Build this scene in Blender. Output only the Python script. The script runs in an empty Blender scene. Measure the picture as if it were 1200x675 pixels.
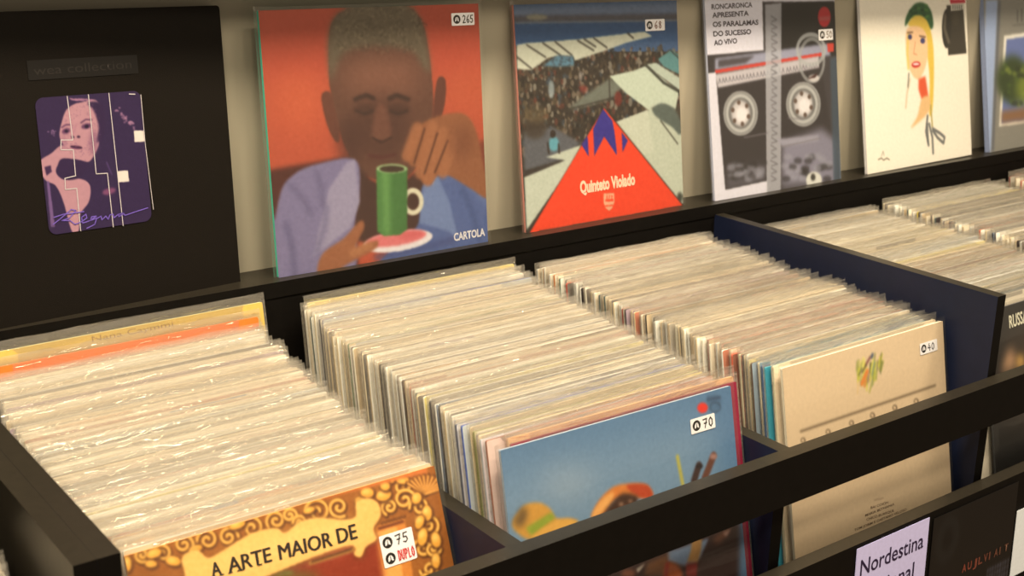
import bpy, math, random
import numpy as np
from mathutils import Matrix, Vector, noise
random.seed(7)
C = bpy.context.scene.collection
sc = bpy.context.scene
R = math.radians

# ------------------------------------------------------------------ camera
cam_d = bpy.data.cameras.new('camera'); cam = bpy.data.objects.new('camera', cam_d); C.objects.link(cam)
cam.location = (-0.7024, -1.3808, 0.4091)
cam.rotation_euler = (math.pi/2 - 0.2709, 0, -0.6531)
cam_d.sensor_width = 36; cam_d.lens = 1507.3*36/1200
cam_d.clip_start = 0.02; cam_d.clip_end = 50
cam_d.dof.use_dof = True; cam_d.dof.focus_distance = 1.52; cam_d.dof.aperture_fstop = 8.5
sc.camera = cam
# ------------------------------------------------------------------ colour management
sc.view_settings.view_transform = 'Standard'; sc.view_settings.look = 'None'
sc.view_settings.exposure = 0.0; sc.view_settings.gamma = 1.0; sc.view_settings.use_curve_mapping = False
sc.cycles.transparent_max_bounces = 64
# ------------------------------------------------------------------ world and lamps
w = bpy.data.worlds.new('world'); sc.world = w; w.use_nodes = True
w.node_tree.nodes['Background'].inputs[0].default_value = (1.0, 0.80, 0.55, 1)
w.node_tree.nodes['Background'].inputs[1].default_value = 0.40
def lamp(name, loc, target, size, power, col=(1.0, 0.81, 0.54)):
    d = bpy.data.lights.new(name, 'AREA'); d.shape = 'DISK'; d.size = size; d.energy = power; d.color = col
    d.spread = R(110)
    o = bpy.data.objects.new(name, d); C.objects.link(o); o.location = loc
    o.rotation_euler = (Vector(target) - Vector(loc)).to_track_quat('-Z', 'Y').to_euler()
    return o
for x, e in ((-2.0, 18), (-0.95, 12.5), (-0.1, 12), (0.75, 12), (1.7, 18)):
    lamp('overhead_light', (x, -1.1, 2.0), (x*.6, -0.2, 0), 0.42, e*1.12)
for x in (-1.4, -0.4, 0.5, 1.4):
    lamp('overhead_light', (x, -2.3, 2.3), (x*.6+.1, -0.2, 0), 0.40, 6)  # second row, added to raise more glints on the sleeve film

# ------------------------------------------------------------------ colour helpers
def lin(c):
    c = np.asarray(c, float)/255.0
    return np.where(c <= 0.04045, c/12.92, ((c+0.055)/1.055)**2.4)
TINT = np.array([1.10, 0.96, 0.73])
def alb(c, gain=1.0):
    """colour as read in the warm room light -> the surface's own colour"""
    return np.clip(lin(c)/TINT*gain, 0.002, 0.9)

# ------------------------------------------------------------------ materials
def newmat(name):
    m = bpy.data.materials.new(name); m.use_nodes = True
    return m, m.node_tree.nodes, m.node_tree.links, m.node_tree.nodes['Principled BSDF']
def plain(name, col, rough=0.5, spec=0.5, nscale=60, nvar=0.15, bump=0.0):
    m, N, L, b = newmat(name)
    tc = N.new('ShaderNodeTexCoord'); nz = N.new('ShaderNodeTexNoise'); nz.inputs['Scale'].default_value = nscale
    nz.inputs['Detail'].default_value = 4
    L.new(tc.outputs['Object'], nz.inputs['Vector'])
    mp = N.new('ShaderNodeMapRange'); mp.inputs['To Min'].default_value = 1-nvar; mp.inputs['To Max'].default_value = 1+nvar
    L.new(nz.outputs['Fac'], mp.inputs['Value'])
    mx = N.new('ShaderNodeVectorMath'); mx.operation = 'SCALE'; mx.inputs[0].default_value = col[:3]
    L.new(mp.outputs['Result'], mx.inputs['Scale']); L.new(mx.outputs['Vector'], b.inputs['Base Color'])
    b.inputs['Roughness'].default_value = rough; b.inputs['Specular IOR Level'].default_value = spec
    if bump:
        bp = N.new('ShaderNodeBump'); bp.inputs['Strength'].default_value = bump; bp.inputs['Distance'].default_value = 0.001
        L.new(nz.outputs['Fac'], bp.inputs['Height']); L.new(bp.outputs['Normal'], b.inputs['Normal'])
    return m
def printed(name, rough=0.45, spec=0.35):
    m, N, L, b = newmat(name)
    at = N.new('ShaderNodeAttribute'); at.attribute_name = 'Col'
    tc = N.new('ShaderNodeTexCoord'); nz = N.new('ShaderNodeTexNoise'); nz.inputs['Scale'].default_value = 180; nz.inputs['Detail'].default_value = 3
    L.new(tc.outputs['Object'], nz.inputs['Vector'])
    mp = N.new('ShaderNodeMapRange'); mp.inputs['To Min'].default_value = 0.9; mp.inputs['To Max'].default_value = 1.1
    L.new(nz.outputs['Fac'], mp.inputs['Value'])
    mx = N.new('ShaderNodeVectorMath'); mx.operation = 'SCALE'
    L.new(at.outputs['Color'], mx.inputs[0]); L.new(mp.outputs['Result'], mx.inputs['Scale']); L.new(mx.outputs['Vector'], b.inputs['Base Color'])
    b.inputs['Roughness'].default_value = rough; b.inputs['Specular IOR Level'].default_value = spec
    return m
PRINT = printed('printed_card')
BLACK = plain('black_laminate', (0.0035, 0.003, 0.0028), 0.5, 0.10, 90, 0.3, 0.05)
EDGE = plain('black_laminate_lit', (0.014, 0.012, 0.009), 0.38, 0.4, 120, 0.3, 0.08)  # the same black made paler, light caught on the tops put into its colour
BLACK_GLARE = plain('black_laminate_blue_glare', (0.009, 0.014, 0.042), 0.45, 0.3, 60, 0.2, 0.04)  # black board faces, their bluish glare put into the base colour
WALL = plain('wall_paint', (0.33, 0.31, 0.26), 0.6, 0.3, 8, 0.06)
FLOOR = plain('floor_boards', (0.12, 0.08, 0.05), 0.5, 0.4, 5, 0.3)
LEATHER = plain('black_leatherette', (0.0045, 0.0034, 0.0028), 0.6, 0.12, 900, 0.3, 0.25)
def film(name, haze, gloss, bump, nscale=45, dist=0.002, rough=0.12, base=0.035):
    m, N, L, b = newmat(name); N.remove(b); out = N['Material Output']
    tc = N.new('ShaderNodeTexCoord'); oi = N.new('ShaderNodeObjectInfo')
    ad = N.new('ShaderNodeVectorMath'); ad.operation = 'ADD'
    L.new(tc.outputs['Object'], ad.inputs[0]); L.new(oi.outputs['Random'], ad.inputs[1])
    nz = N.new('ShaderNodeTexNoise'); nz.inputs['Scale'].default_value = nscale; nz.inputs['Detail'].default_value = 3; nz.inputs['Distortion'].default_value = 0.6
    sc_ = N.new('ShaderNodeVectorMath'); sc_.operation = 'MULTIPLY'; sc_.inputs[1].default_value = (0.30, 1.0, 1.7)
    L.new(ad.outputs['Vector'], sc_.inputs[0]); L.new(sc_.outputs['Vector'], nz.inputs['Vector'])
    bp = N.new('ShaderNodeBump'); bp.inputs['Strength'].default_value = bump; bp.inputs['Distance'].default_value = dist
    L.new(nz.outputs['Fac'], bp.inputs['Height'])
    tr = N.new('ShaderNodeBsdfTransparent'); tr.inputs[0].default_value = (0.985, 0.98, 0.97, 1)
    df = N.new('ShaderNodeBsdfDiffuse'); df.inputs[0].default_value = (0.92, 0.90, 0.86, 1); L.new(bp.outputs['Normal'], df.inputs['Normal'])
    gl = N.new('ShaderNodeBsdfGlossy'); gl.inputs['Roughness'].default_value = rough; L.new(bp.outputs['Normal'], gl.inputs['Normal'])
    m1 = N.new('ShaderNodeMixShader'); m1.inputs[0].default_value = haze
    L.new(tr.outputs[0], m1.inputs[1]); L.new(df.outputs[0], m1.inputs[2])
    fr = N.new('ShaderNodeLayerWeight'); fr.inputs['Blend'].default_value = 0.25; L.new(bp.outputs['Normal'], fr.inputs['Normal'])
    mu = N.new('ShaderNodeMath'); mu.operation = 'MULTIPLY_ADD'; mu.inputs[1].default_value = gloss; mu.inputs[2].default_value = base
    L.new(fr.outputs['Fresnel'], mu.inputs[0])
    m2 = N.new('ShaderNodeMixShader'); L.new(mu.outputs[0], m2.inputs[0]); L.new(m1.outputs[0], m2.inputs[1]); L.new(gl.outputs[0], m2.inputs[2])
    L.new(m2.outputs[0], out.inputs['Surface'])
    return m
FILM = film('clear_sleeve_film', 0.055, 0.30, 1.0, 65, 0.0032, 0.06, 0.115)
FILM_FLAT = film('clear_tight_film', 0.010, 0.20, 0.35, 14, 0.003, 0.08, 0.03)

# ------------------------------------------------------------------ mesh helpers
class MB:
    def __init__(s): s.v = []; s.f = []; s.c = []; s.m = []
    def add(s, verts, faces, col=(0.8, 0.8, 0.8), mi=0):
        o = len(s.v); s.v += [tuple(map(float, q)) for q in verts]
        for f in faces: s.f.append(tuple(o+i for i in f)); s.c.append(tuple(col)); s.m.append(mi)
    def box(s, x0, x1, y0, y1, z0, z1, col=(.8, .8, .8), mi=0, top=None, dz=0.0):
        """dz: the top rises by dz from y0 to y1"""
        v = [(x0,y0,z0),(x1,y0,z0),(x1,y1,z0),(x0,y1,z0),(x0,y0,z1),(x1,y0,z1),(x1,y1,z1+dz),(x0,y1,z1+dz)]
        s.add(v, [(0,3,2,1),(0,1,5,4),(1,2,6,5),(2,3,7,6),(3,0,4,7)], col, mi)
        s.add(v, [(4,5,6,7)], col, mi if top is None else top)
    def build(s, name, mats, parent=None, bevel=0.0, smooth=False):
        me = bpy.data.meshes.new(name); me.from_pydata(s.v, [], s.f)
        at = me.color_attributes.new('Col', 'FLOAT_COLOR', 'CORNER')
        buf = np.ones((len(me.loops), 4), np.float32); i = 0
        for f, c in zip(s.f, s.c): buf[i:i+len(f), :3] = c; i += len(f)
        at.data.foreach_set('color', buf.ravel())
        for m in (mats if isinstance(mats, (list, tuple)) else [mats]): me.materials.append(m)
        me.polygons.foreach_set('material_index', s.m)
        if smooth: me.polygons.foreach_set('use_smooth', [True]*len(s.f))
        me.update()
        o = bpy.data.objects.new(name, me); C.objects.link(o); o.parent = parent
        if bevel:
            b = o.modifiers.new('bevel', 'BEVEL'); b.width = bevel; b.segments = 2; b.limit_method = 'ANGLE'
        return o
def tag(o, label=None, cat=None, group=None, kind=None):
    if label: o['label'] = label
    if cat: o['category'] = cat
    if group: o['group'] = group
    if kind: o['kind'] = kind
    return o
def empty(name):
    o = bpy.data.objects.new(name, None); C.objects.link(o); o.empty_display_size = 0.05; return o
def rrect(w, h, r, seg=3, x0=0., z0=0.):
    pts = []
    for cx, cz, a0 in ((w-r, r, -90), (w-r, h-r, 0), (r, h-r, 90), (r, r, 180)):
        for k in range(seg+1):
            a = R(a0+90*k/seg); pts.append((x0+cx+r*math.cos(a), z0+cz+r*math.sin(a)))
    return pts
def prism(mb, pts, y0, y1, face, rim, back=None):
    n = len(pts)
    v = [(x, y0, z) for x, z in pts] + [(x, y1, z) for x, z in pts]
    mb.add(v, [tuple(range(n))], face); mb.add(v, [tuple(range(2*n-1, n-1, -1))], back if back is not None else face)
    mb.add(v, [((i+1) % n, i, n+i, n+(i+1) % n) for i in range(n)], rim)

# ------------------------------------------------------------------ printed pictures (painted in numpy, kept as colours on a fine mesh)
def homog(src, dst):
    A = []; b = []
    for (x, y), (u, v) in zip(src, dst):
        A += [[x, y, 1, 0, 0, 0, -u*x, -u*y], [0, 0, 0, x, y, 1, -v*x, -v*y]]; b += [u, v]
    h = np.linalg.solve(np.array(A, float), np.array(b, float)); return np.append(h, 1).reshape(3, 3)
class Pic:
    """u right 0..1, v down 0..1; points are given in a measuring frame (x0, y0, scale) over the quad TL TR BR BL"""
    def __init__(s, quad, base, N=230, gain=1.0, aspect=1.0):
        s.H = homog(quad, [(0, 0), (1, 0), (1, 1), (0, 1)]); s.N = N; s.S = 2*N; s.gain = gain; s.aspect = aspect
        s.a = np.ones((s.S, s.S, 3))*np.array(base, float); s.fr = (0, 0, 1.0); s.decals = []
    def frame(s, x0, y0, k): s.fr = (x0, y0, k)
    def uv(s, p):
        x = s.fr[0]+p[0]/s.fr[2]; y = s.fr[1]+p[1]/s.fr[2]; q = s.H @ np.array([x, y, 1.0]); return q[0]/q[2], q[1]/q[2]
    def _blur(s, m, r):
        r = int(r)
        if r < 1: return m
        for ax in (0, 1):
            for _ in range(2):
                p = np.concatenate([np.repeat(np.take(m, [0], ax), r, ax), m, np.repeat(np.take(m, [-1], ax), r, ax)], ax)
                cs = np.cumsum(p, ax); z = np.zeros_like(np.take(cs, [0], ax)); cs = np.concatenate([z, cs], ax)
                n = m.shape[ax]; m = (np.take(cs, range(2*r+1, 2*r+1+n), ax)-np.take(cs, range(0, n), ax))/(2*r+1)
        return m
    def _apply(s, m, i0, j0, col, blur, a, col2=None, axis=0):
        full = np.zeros((s.S, s.S)); full[j0:j0+m.shape[0], i0:i0+m.shape[1]] = m
        if blur: full = s._blur(full, blur)
        full = (full*a)[..., None]
        c = np.array(col, float)
        if col2 is not None:
            t = np.linspace(0, 1, max(2, (m.shape[axis]))); full_t = np.zeros(s.S); o = (j0, i0)[axis]
            full_t[:o] = 0; full_t[o:o+len(t)] = t[:s.S-o]; full_t[o+len(t):] = 1
            T = full_t[:, None, None] if axis == 0 else full_t[None, :, None]
            c = c*(1-T)+np.array(col2, float)*T
        s.a = s.a*(1-full)+c*full
    def poly(s, pts, col, blur=0, a=1.0, col2=None, axis=0, uv=False):
        P = np.array([p if uv else s.uv(p) for p in pts])*s.S
        x0 = max(0, int(P[:, 0].min())-1); x1 = min(s.S, int(P[:, 0].max())+2); y0 = max(0, int(P[:, 1].min())-1); y1 = min(s.S, int(P[:, 1].max())+2)
        if x1 <= x0 or y1 <= y0: return
        X, Y = np.meshgrid(np.arange(x0, x1)+.5, np.arange(y0, y1)+.5); ins = np.zeros(X.shape, bool)
        n = len(P)
        for i in range(n):
            xa, ya = P[i]; xb, yb = P[(i+1) % n]
            if ya == yb: continue
            c = ((ya > Y) != (yb > Y)) & (X < (xb-xa)*(Y-ya)/(yb-ya)+xa); ins ^= c
        s._apply(ins.astype(float), x0, y0, col, blur, a, col2, axis)
    def curve(s, pts, col, blur=0, a=1.0, col2=None, axis=0):
        P = [np.array(p, float) for p in pts]; n = len(P); out = []
        for i in range(n):
            p0, p1, p2, p3 = P[i-1], P[i], P[(i+1) % n], P[(i+2) % n]
            for k in range(6):
                t = k/6; out.append(.5*((2*p1)+(-p0+p2)*t+(2*p0-5*p1+4*p2-p3)*t*t+(-p0+3*p1-3*p2+p3)*t**3))
        s.poly(out, col, blur, a, col2, axis)
    def ell(s, c, rx, ry, col, blur=0, a=1.0, rot=0, col2=None, axis=0):
        co, si = math.cos(R(rot)), math.sin(R(rot))
        s.poly([(c[0]+rx*math.cos(t)*co-ry*math.sin(t)*si, c[1]+rx*math.cos(t)*si+ry*math.sin(t)*co) for t in np.linspace(0, 2*math.pi, 28, endpoint=False)], col, blur, a, col2, axis)
    def ring(s, c, rx, ry, wd, col, blur=0, a=1.0):
        s.line([(c[0]+rx*math.cos(t), c[1]+ry*math.sin(t)) for t in np.linspace(0, 2*math.pi, 30)], wd, col, blur, a)
    def line(s, pts, wd, col, blur=0, a=1.0):
        P = np.array([s.uv(p) for p in pts])*s.S
        q = np.array(s.uv((pts[0][0]+wd, pts[0][1])))*s.S; hw = max(0.6, np.hypot(*(q-P[0]))/2)
        x0 = max(0, int(P[:, 0].min()-hw)-1); x1 = min(s.S, int(P[:, 0].max()+hw)+2); y0 = max(0, int(P[:, 1].min()-hw)-1); y1 = min(s.S, int(P[:, 1].max()+hw)+2)
        if x1 <= x0 or y1 <= y0: return
        X, Y = np.meshgrid(np.arange(x0, x1)+.5, np.arange(y0, y1)+.5); d = np.full(X.shape, 1e9)
        for (xa, ya), (xb, yb) in zip(P[:-1], P[1:]):
            L2 = (xb-xa)**2+(yb-ya)**2+1e-9; t = np.clip(((X-xa)*(xb-xa)+(Y-ya)*(yb-ya))/L2, 0, 1)
            d = np.minimum(d, np.hypot(X-xa-t*(xb-xa), Y-ya-t*(yb-ya)))
        s._apply(np.clip(hw+.5-d, 0, 1), x0, y0, col, blur, a)
    def grain(s, amp, size=1, seed=1, mask=None):
        rs = np.random.RandomState(seed); n = rs.normal(size=(s.S//size+2, s.S//size+2)); n = np.kron(n, np.ones((size, size)))[:s.S, :s.S]
        n = s._blur(n, max(1, size//2)); s.a = np.clip(s.a+(n*amp)[..., None], 0, 255)
    def text(s, txt, pl, pr, h, col, bold=0.0):
        """baseline from pl to pr (measuring frame), capital height h"""
        u0 = np.array(s.uv(pl)); u1 = np.array(s.uv(pr)); ut = np.array(s.uv((pl[0], pl[1]-h)))
        s.decals.append(('t', txt, u0, u1, abs(u0[1]-ut[1]), col, bold))
    def strokes(s, lines, wd, col):
        for l in lines: s.decals.append(('s', [s.uv(p) for p in l], None, None, wd, col, 0))
    def build(s, name, w, h, parent, y=-0.0003, x0=0., z0=0., mat=None, bow=0.0):
        N = s.N; a = np.clip(s.a, 0, 255)
        a = a.reshape(N, 2, N, 2, 3).mean((1, 3))
        # vertex grid of N+1, vertex colour = mean of the neighbouring cells
        p = np.pad(a, ((1, 1), (1, 1), (0, 0)), 'edge'); vc = (p[:-1, :-1]+p[1:, :-1]+p[:-1, 1:]+p[1:, 1:])/4
        col = alb(vc, s.gain)
        jj, ii = np.meshgrid(np.arange(N+1), np.arange(N+1), indexing='ij')
        U = ii/N; V = jj/N
        co = np.stack([x0+U*w, np.full(U.shape, y)-bow*np.sin(np.pi*U)*np.sin(np.pi*V), z0+(1-V)*h], -1).reshape(-1, 3)
        j, i = np.meshgrid(np.arange(N), np.arange(N), indexing='ij'); b = j*(N+1)+i
        q = np.stack([b, b+N+1, b+N+2, b+1], -1).reshape(-1, 4)
        verts = [co]; cols = [col.reshape(-1, 3)]; faces = [q]; tris = []; nv = len(co); lay = 0
        for d in s.decals:
            lay += 1; yy = y-bow-0.0002-0.00004*lay
            if d[0] == 't':
                _, txt, u0, u1, hh, c, bold = d
                tv, tf = text_mesh(txt, bold)
                e = (u1-u0)*np.array([w, -h]); L = np.hypot(*e); e = e/L; n = np.array([-e[1], e[0]])
                P = np.array([x0+u0[0]*w, z0+(1-u0[1])*h]) + tv[:, :1]*L*e + tv[:, 1:2]*hh*h*n
            else:
                _, pts, _, _, wd, c, _ = d
                Q = np.array([(x0+u*w, z0+(1-v)*h) for u, v in pts]); tv = []; tf = []
                for A, B in zip(Q[:-1], Q[1:]):
                    dd = B-A; L = np.hypot(*dd)+1e-9; dd = dd/L; nn = np.array([-dd[1], dd[0]])*wd/2; k = len(tv); ex = dd*wd*.35
                    tv += [A-ex-nn, B+ex-nn, B+ex+nn, A-ex+nn]; tf += [(k, k+1, k+2), (k, k+2, k+3)]
                P = np.array(tv); tf = np.array(tf)
            verts.append(np.stack([P[:, 0], np.full(len(P), yy), P[:, 1]], -1)); cols.append(np.tile(alb(c, s.gain), (len(P), 1)))
            tris.append(np.array(tf)+nv); nv += len(P)
        V_ = np.concatenate(verts); C_ = np.concatenate(cols)
        me = bpy.data.meshes.new(name)
        T_ = np.concatenate(tris) if tris else np.zeros((0, 3), int)
        loops = np.concatenate([q.ravel(), T_.ravel()]).astype(np.int32)
        start = np.concatenate([np.arange(len(q))*4, len(q)*4+np.arange(len(T_))*3]).astype(np.int32)
        me.vertices.add(len(V_)); me.vertices.foreach_set('co', V_.astype(np.float32).ravel())
        me.loops.add(len(loops)); me.loops.foreach_set('vertex_index', loops)
        me.polygons.add(len(start)); me.polygons.foreach_set('loop_start', start)
        me.update(calc_edges=True); me.validate()
        at = me.color_attributes.new('Col', 'FLOAT_COLOR', 'POINT')
        buf = np.ones((len(V_), 4), np.float32); buf[:, :3] = C_; at.data.foreach_set('color', buf.ravel())
        me.materials.append(mat or PRINT)
        o = bpy.data.objects.new(name, me); C.objects.link(o); o.parent = parent
        return o
_tc = {}
def text_mesh(txt, bold=0.0):
    """unit text: x 0..1 over the width, y 0..1 = baseline to capital height"""
    k = (txt, bold)
    if k in _tc: return _tc[k]
    def mk(t):
        cu = bpy.data.curves.new('t', 'FONT'); cu.body = t; cu.offset = bold; cu.resolution_u = 3
        o = bpy.data.objects.new('t', cu); C.objects.link(o); bpy.context.view_layer.update()
        me = bpy.data.meshes.new_from_object(o.evaluated_get(bpy.context.evaluated_depsgraph_get())); me.calc_loop_triangles()
        v = np.array([p.co[:2] for p in me.vertices]); f = np.array([t.vertices[:] for t in me.loop_triangles])
        bpy.data.objects.remove(o); bpy.data.curves.remove(cu); bpy.data.meshes.remove(me); return v, f
    v, f = mk(txt); cap = mk('H')[0][:, 1].max()
    v = v.copy(); v[:, 0] = (v[:, 0]-v[:, 0].min())/(v[:, 0].max()-v[:, 0].min()); v[:, 1] /= cap
    # wind towards -y (viewer side)
    _tc[k] = (v, f); return v, f

# hand-lettered digits and letters on a 0..1 box (x right, y down)
GL = {'0': [[(.5,0),(.15,.3),(.15,.75),(.5,1),(.85,.75),(.85,.3),(.5,0)]],
 '2': [[(.1,.2),(.4,0),(.8,.15),(.75,.45),(.1,1),(.9,.95)]],
 '4': [[(.5,0),(.05,.6),(.9,.6)],[(.7,.3),(.6,1)]],
 '5': [[(.9,.02),(.25,.05),(.2,.45),(.7,.45),(.85,.75),(.5,1),(.1,.9)]],
 '6': [[(.75,0),(.3,.35),(.15,.75),(.5,1),(.85,.8),(.7,.55),(.2,.65)]],
 '7': [[(.05,.08),(.9,.02),(.4,1)],[(.25,.5),(.8,.48)]],
 '8': [[(.5,.45),(.2,.25),(.5,0),(.8,.2),(.5,.45),(.15,.75),(.5,1),(.85,.75),(.5,.45)]],
 'D': [[(.15,0),(.15,1),(.6,.95),(.9,.5),(.6,.05),(.15,0)]], 'U': [[(.1,0),(.15,.85),(.5,1),(.8,.85),(.85,0)]],
 'P': [[(.15,1),(.15,0),(.7,.05),(.85,.3),(.6,.52),(.15,.55)]], 'L': [[(.2,0),(.2,1),(.85,.95)]],
 'O': [[(.5,0),(.15,.3),(.15,.75),(.5,1),(.85,.75),(.85,.3),(.5,0)]]}
def sticker(parent, w, h, u, v, sw, sh, rows, rot=0.0, y=-0.0012, base=(235, 225, 215)):
    """price sticker: (u, v) its top left on a cover of w x h metres, sw x sh its size in metres"""
    mb = MB(); white = alb(base); blk = alb((22, 18, 16))
    prism(mb, rrect(sw, sh, 0.0012, 2), 0, 0.0002, white, white)
    n = len(rows); rh = sh/n
    def flat(pts, yy, col): mb.add([(x, yy, z) for x, z in pts], [tuple(range(len(pts)))], col)
    for i, (txt, ink) in enumerate(rows):
        cz = sh-rh*(i+.5); r = rh*.36; cx = r*1.45
        flat([(cx+r*math.cos(t), cz+r*math.sin(t)) for t in np.linspace(0, 2*math.pi, 22, endpoint=False)], -0.0001, blk)
        # light emblem in the disc: an arch with a dark wedge in it
        flat([(cx+r*a, cz+r*b) for a, b in ((-.55,-.5),(-.2,-.4),(0,.05),(.2,-.4),(.55,-.5),(.45,.15),(.2,.5),(-.2,.5),(-.45,.15))][::1], -0.0002, white)
        flat([(cx+r*a, cz+r*b) for a, b in ((-.09,-.15),(.09,-.15),(.06,.42),(-.06,.42))], -0.0003, blk)
        gx = cx+r*1.5; gw = min((sw-gx-rh*.1)/len(txt), rh*.5); wd = rh*.085
        for k, ch in enumerate(txt):
            for l in GL[ch]:
                Q = [np.array((gx+(k+.08+a*.8)*gw, cz+rh*.3-b*rh*.6)) for a, b in l]
                for A, B in zip(Q[:-1], Q[1:]):
                    d = B-A; L = np.hypot(*d)+1e-9; d = d/L; nn = np.array((-d[1], d[0]))*wd/2; e = d*wd*.4
                    flat([tuple(q) for q in (A-e-nn, B+e-nn, B+e+nn, A-e+nn)], -0.0002, alb(ink))
    o = mb.build('price_sticker', PRINT, parent)
    o.location = (u*w, y, (1-v)*h-sh); o.rotation_euler = (0, rot, 0)
    return o

def jacket_mb(w, h, t, face, rim, back=None, r=0.0015):
    mb = MB(); prism(mb, rrect(w, h, r), 0, t, face, rim, back); return mb
def sleeve_mesh(name, w, h, t, side=0.004, top=0.008, amp=0.0008, n=16, seed=0, mat=None, curl=0.0, ef=6):
    """thin clear envelope: front and back film, closed at the sides and the bottom, open at the top"""
    mb = MB(); rs = random.Random(seed); off = Vector((rs.random()*50, rs.random()*50, 0))
    def sheet(y, sg):
        out = []
        for j in range(n+1):
            for i in range(n+1):
                u, v = i/n, j/n
                x = -side+(w+2*side)*u; z = -0.001+(h+top+0.001)*v
                if v == 1: z += 0.002*noise.noise(Vector((u*7, sg*3, 0))+off)
                e = min(1.0, ef*min(u, 1-u))
                d = amp*(0.5+0.9*noise.noise(Vector((u*6, v*4, sg*5))+off))*e
                fl = max(0, v-h/(h+top))*(h+top)/top
                yy = y+sg*d if fl <= 0 else y+sg*d*0.4+0.0032*min(1, fl)*(noise.noise(Vector((u*5, 9, 0))+off)+curl*fl)
                if e < 1: yy = yy*e+(t/2)*(1-e)
                out.append((x, yy, z))
        return out
    f = [(j*(n+1)+i, j*(n+1)+i+1, (j+1)*(n+1)+i+1, (j+1)*(n+1)+i) for j in range(n) for i in range(n)]
    mb.add(sheet(-0.0006, -1), f); mb.add(sheet(t+0.0006, 1), [q[::-1] for q in f])
    return mb, (mat or FILM)

# ------------------------------------------------------------------ the room
def struct(name, mb, mat): return tag(mb.build(name, mat), kind='structure')
mb = MB(); mb.box(-3.0, 4.5, 0.050, 0.12, -0.95, 1.9); struct('wall_back', mb, WALL)
mb = MB(); mb.box(-3.0, 4.5, -3.0, 0.12, -1.0, -0.95); struct('floor', mb, FLOOR)

# ------------------------------------------------------------------ the record browser cabinet
YF = -0.5104          # inner face of the front rail and panel
XL, XR = -0.4043, 0.739
X0, X1 = -1.25, 2.30
cab = empty('record_cabinet'); cab.location = (0, 0, 0)
tag(cab, 'long black record cabinet with open bins and a narrow ledge along the wall', 'cabinet')
mats = [BLACK, EDGE, BLACK_GLARE]
mb = MB(); mb.box(X0, X1, YF-0.020, YF, -0.2023, -0.1450, mi=0, top=1); mb.build('front_rail', mats, cab, bevel=0.0008)
mb = MB(); mb.box(X0, X1, YF-0.020, YF, -0.62, -0.2895, mi=0, top=1); mb.build('front_panel', mats, cab, bevel=0.0008)
mb = MB(); mb.box(X0, X1, -0.0175, 0.050, -0.020, 0.0, mi=0, top=1); mb.build('ledge', mats, cab, bevel=0.0008)
mb = MB(); mb.box(X0, X1, -0.0160, 0.0005, -0.42, -0.020, mi=0); mb.build('back_board', mats, cab)
for x0_, x1_, z_, k_ in ((X0, -0.4405, -0.398, .02), (-0.4040, -0.0432, -0.4015, .03), (-0.0248, 0.3348, -0.3898, .05), (0.3532, 0.7388, -0.3985, .052), (0.7572, X1, -0.3925, .032)):
    mb = MB(); mb.box(x0_, x1_, YF, -0.016, z_-0.012, z_, mi=0, dz=k_); mb.build('bin_floor', mats, cab)
mb = MB(); mb.box(X0, X1, YF+0.03, 0.050, -0.95, -0.43, mi=0); mb.build('base', mats, cab)
SL = 0.0441
def board(x0, x1, z1, name, mi=2, yf=YF):
    mb = MB(); y0, y1 = yf, -0.016; lean = 0.03
    zb = -0.43
    v = [(x0,y0+lean*.4,zb),(x1,y0+lean*.4,zb),(x1,y1,zb),(x0,y1,zb),(x0,y0,z1),(x1,y0,z1),(x1,y1,z1+SL*(y1-y0)),(x0,y1,z1+SL*(y1-y0))]
    mb.add(v, [(0,1,5,4)], mi=0); mb.add(v, [(1,2,6,5),(3,0,4,7)], mi=mi); mb.add(v, [(4,5,6,7)], mi=1); mb.add(v, [(2,3,7,6)], mi=0)
    return mb.build(name, mats, cab, bevel=0.0006)
board(XL-0.036, XL-0.0182, -0.0379, 'partition', mi=1); board(XL-0.018, XL, -0.0379, 'partition')  # first board's faces take the paler black to stand for a glossy reflection
board(XR, XR+0.018, -0.0379, 'partition')
for x in (-0.043, 0.335, 1.095-0.018+0.03, 1.497-0.018): board(x, x+0.018, -0.1455, 'divider')
for x in (X0, -0.83, 1.90, X1-0.018): board(x, x+0.018, -0.0379, 'partition')

# canopy shelf over the display: keeps the lamps off the tops of the covers
mb = MB(); mb.box(X0, X1, -0.069, 0.050, 0.402, 0.420, mi=0, top=1)
tag(mb.build('canopy_shelf', mats, bevel=0.001), 'black shelf board running along the wall above the displayed covers', 'shelf')

# ------------------------------------------------------------------ displayed covers
def root_at(name, q):
    x, y, z, yaw, lean, roll = q[:6]
    o = empty(name)
    o.matrix_world = Matrix.Translation((x, y, z)) @ Matrix.Rotation(yaw, 4, 'Z') @ Matrix.Rotation(-lean, 4, 'X') @ Matrix.Rotation(-roll, 4, 'Y')
    return o
def album(q, label, pic, rim, t=0.0035, group=None, sleeve=True, top=0.004, name='record_album', side=0.006, seed=1):
    w, h = q[6], q[7]
    o = root_at(name, q); tag(o, label, 'record', group)
    jacket_mb(w, h, t, rim, rim, rim).build('jacket', PRINT, o)
    if pic: pic.build('printed_cover', w, h, o)
    if sleeve:
        sm, m = sleeve_mesh('s', w, h, t+0.0010, side=side, top=top, amp=0.0006, n=44, ef=44, seed=seed, mat=FILM_FLAT)
        so = sm.build('plastic_sleeve', m, o, smooth=True); so.location = (0, -0.0016, 0)
    return o

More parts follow.
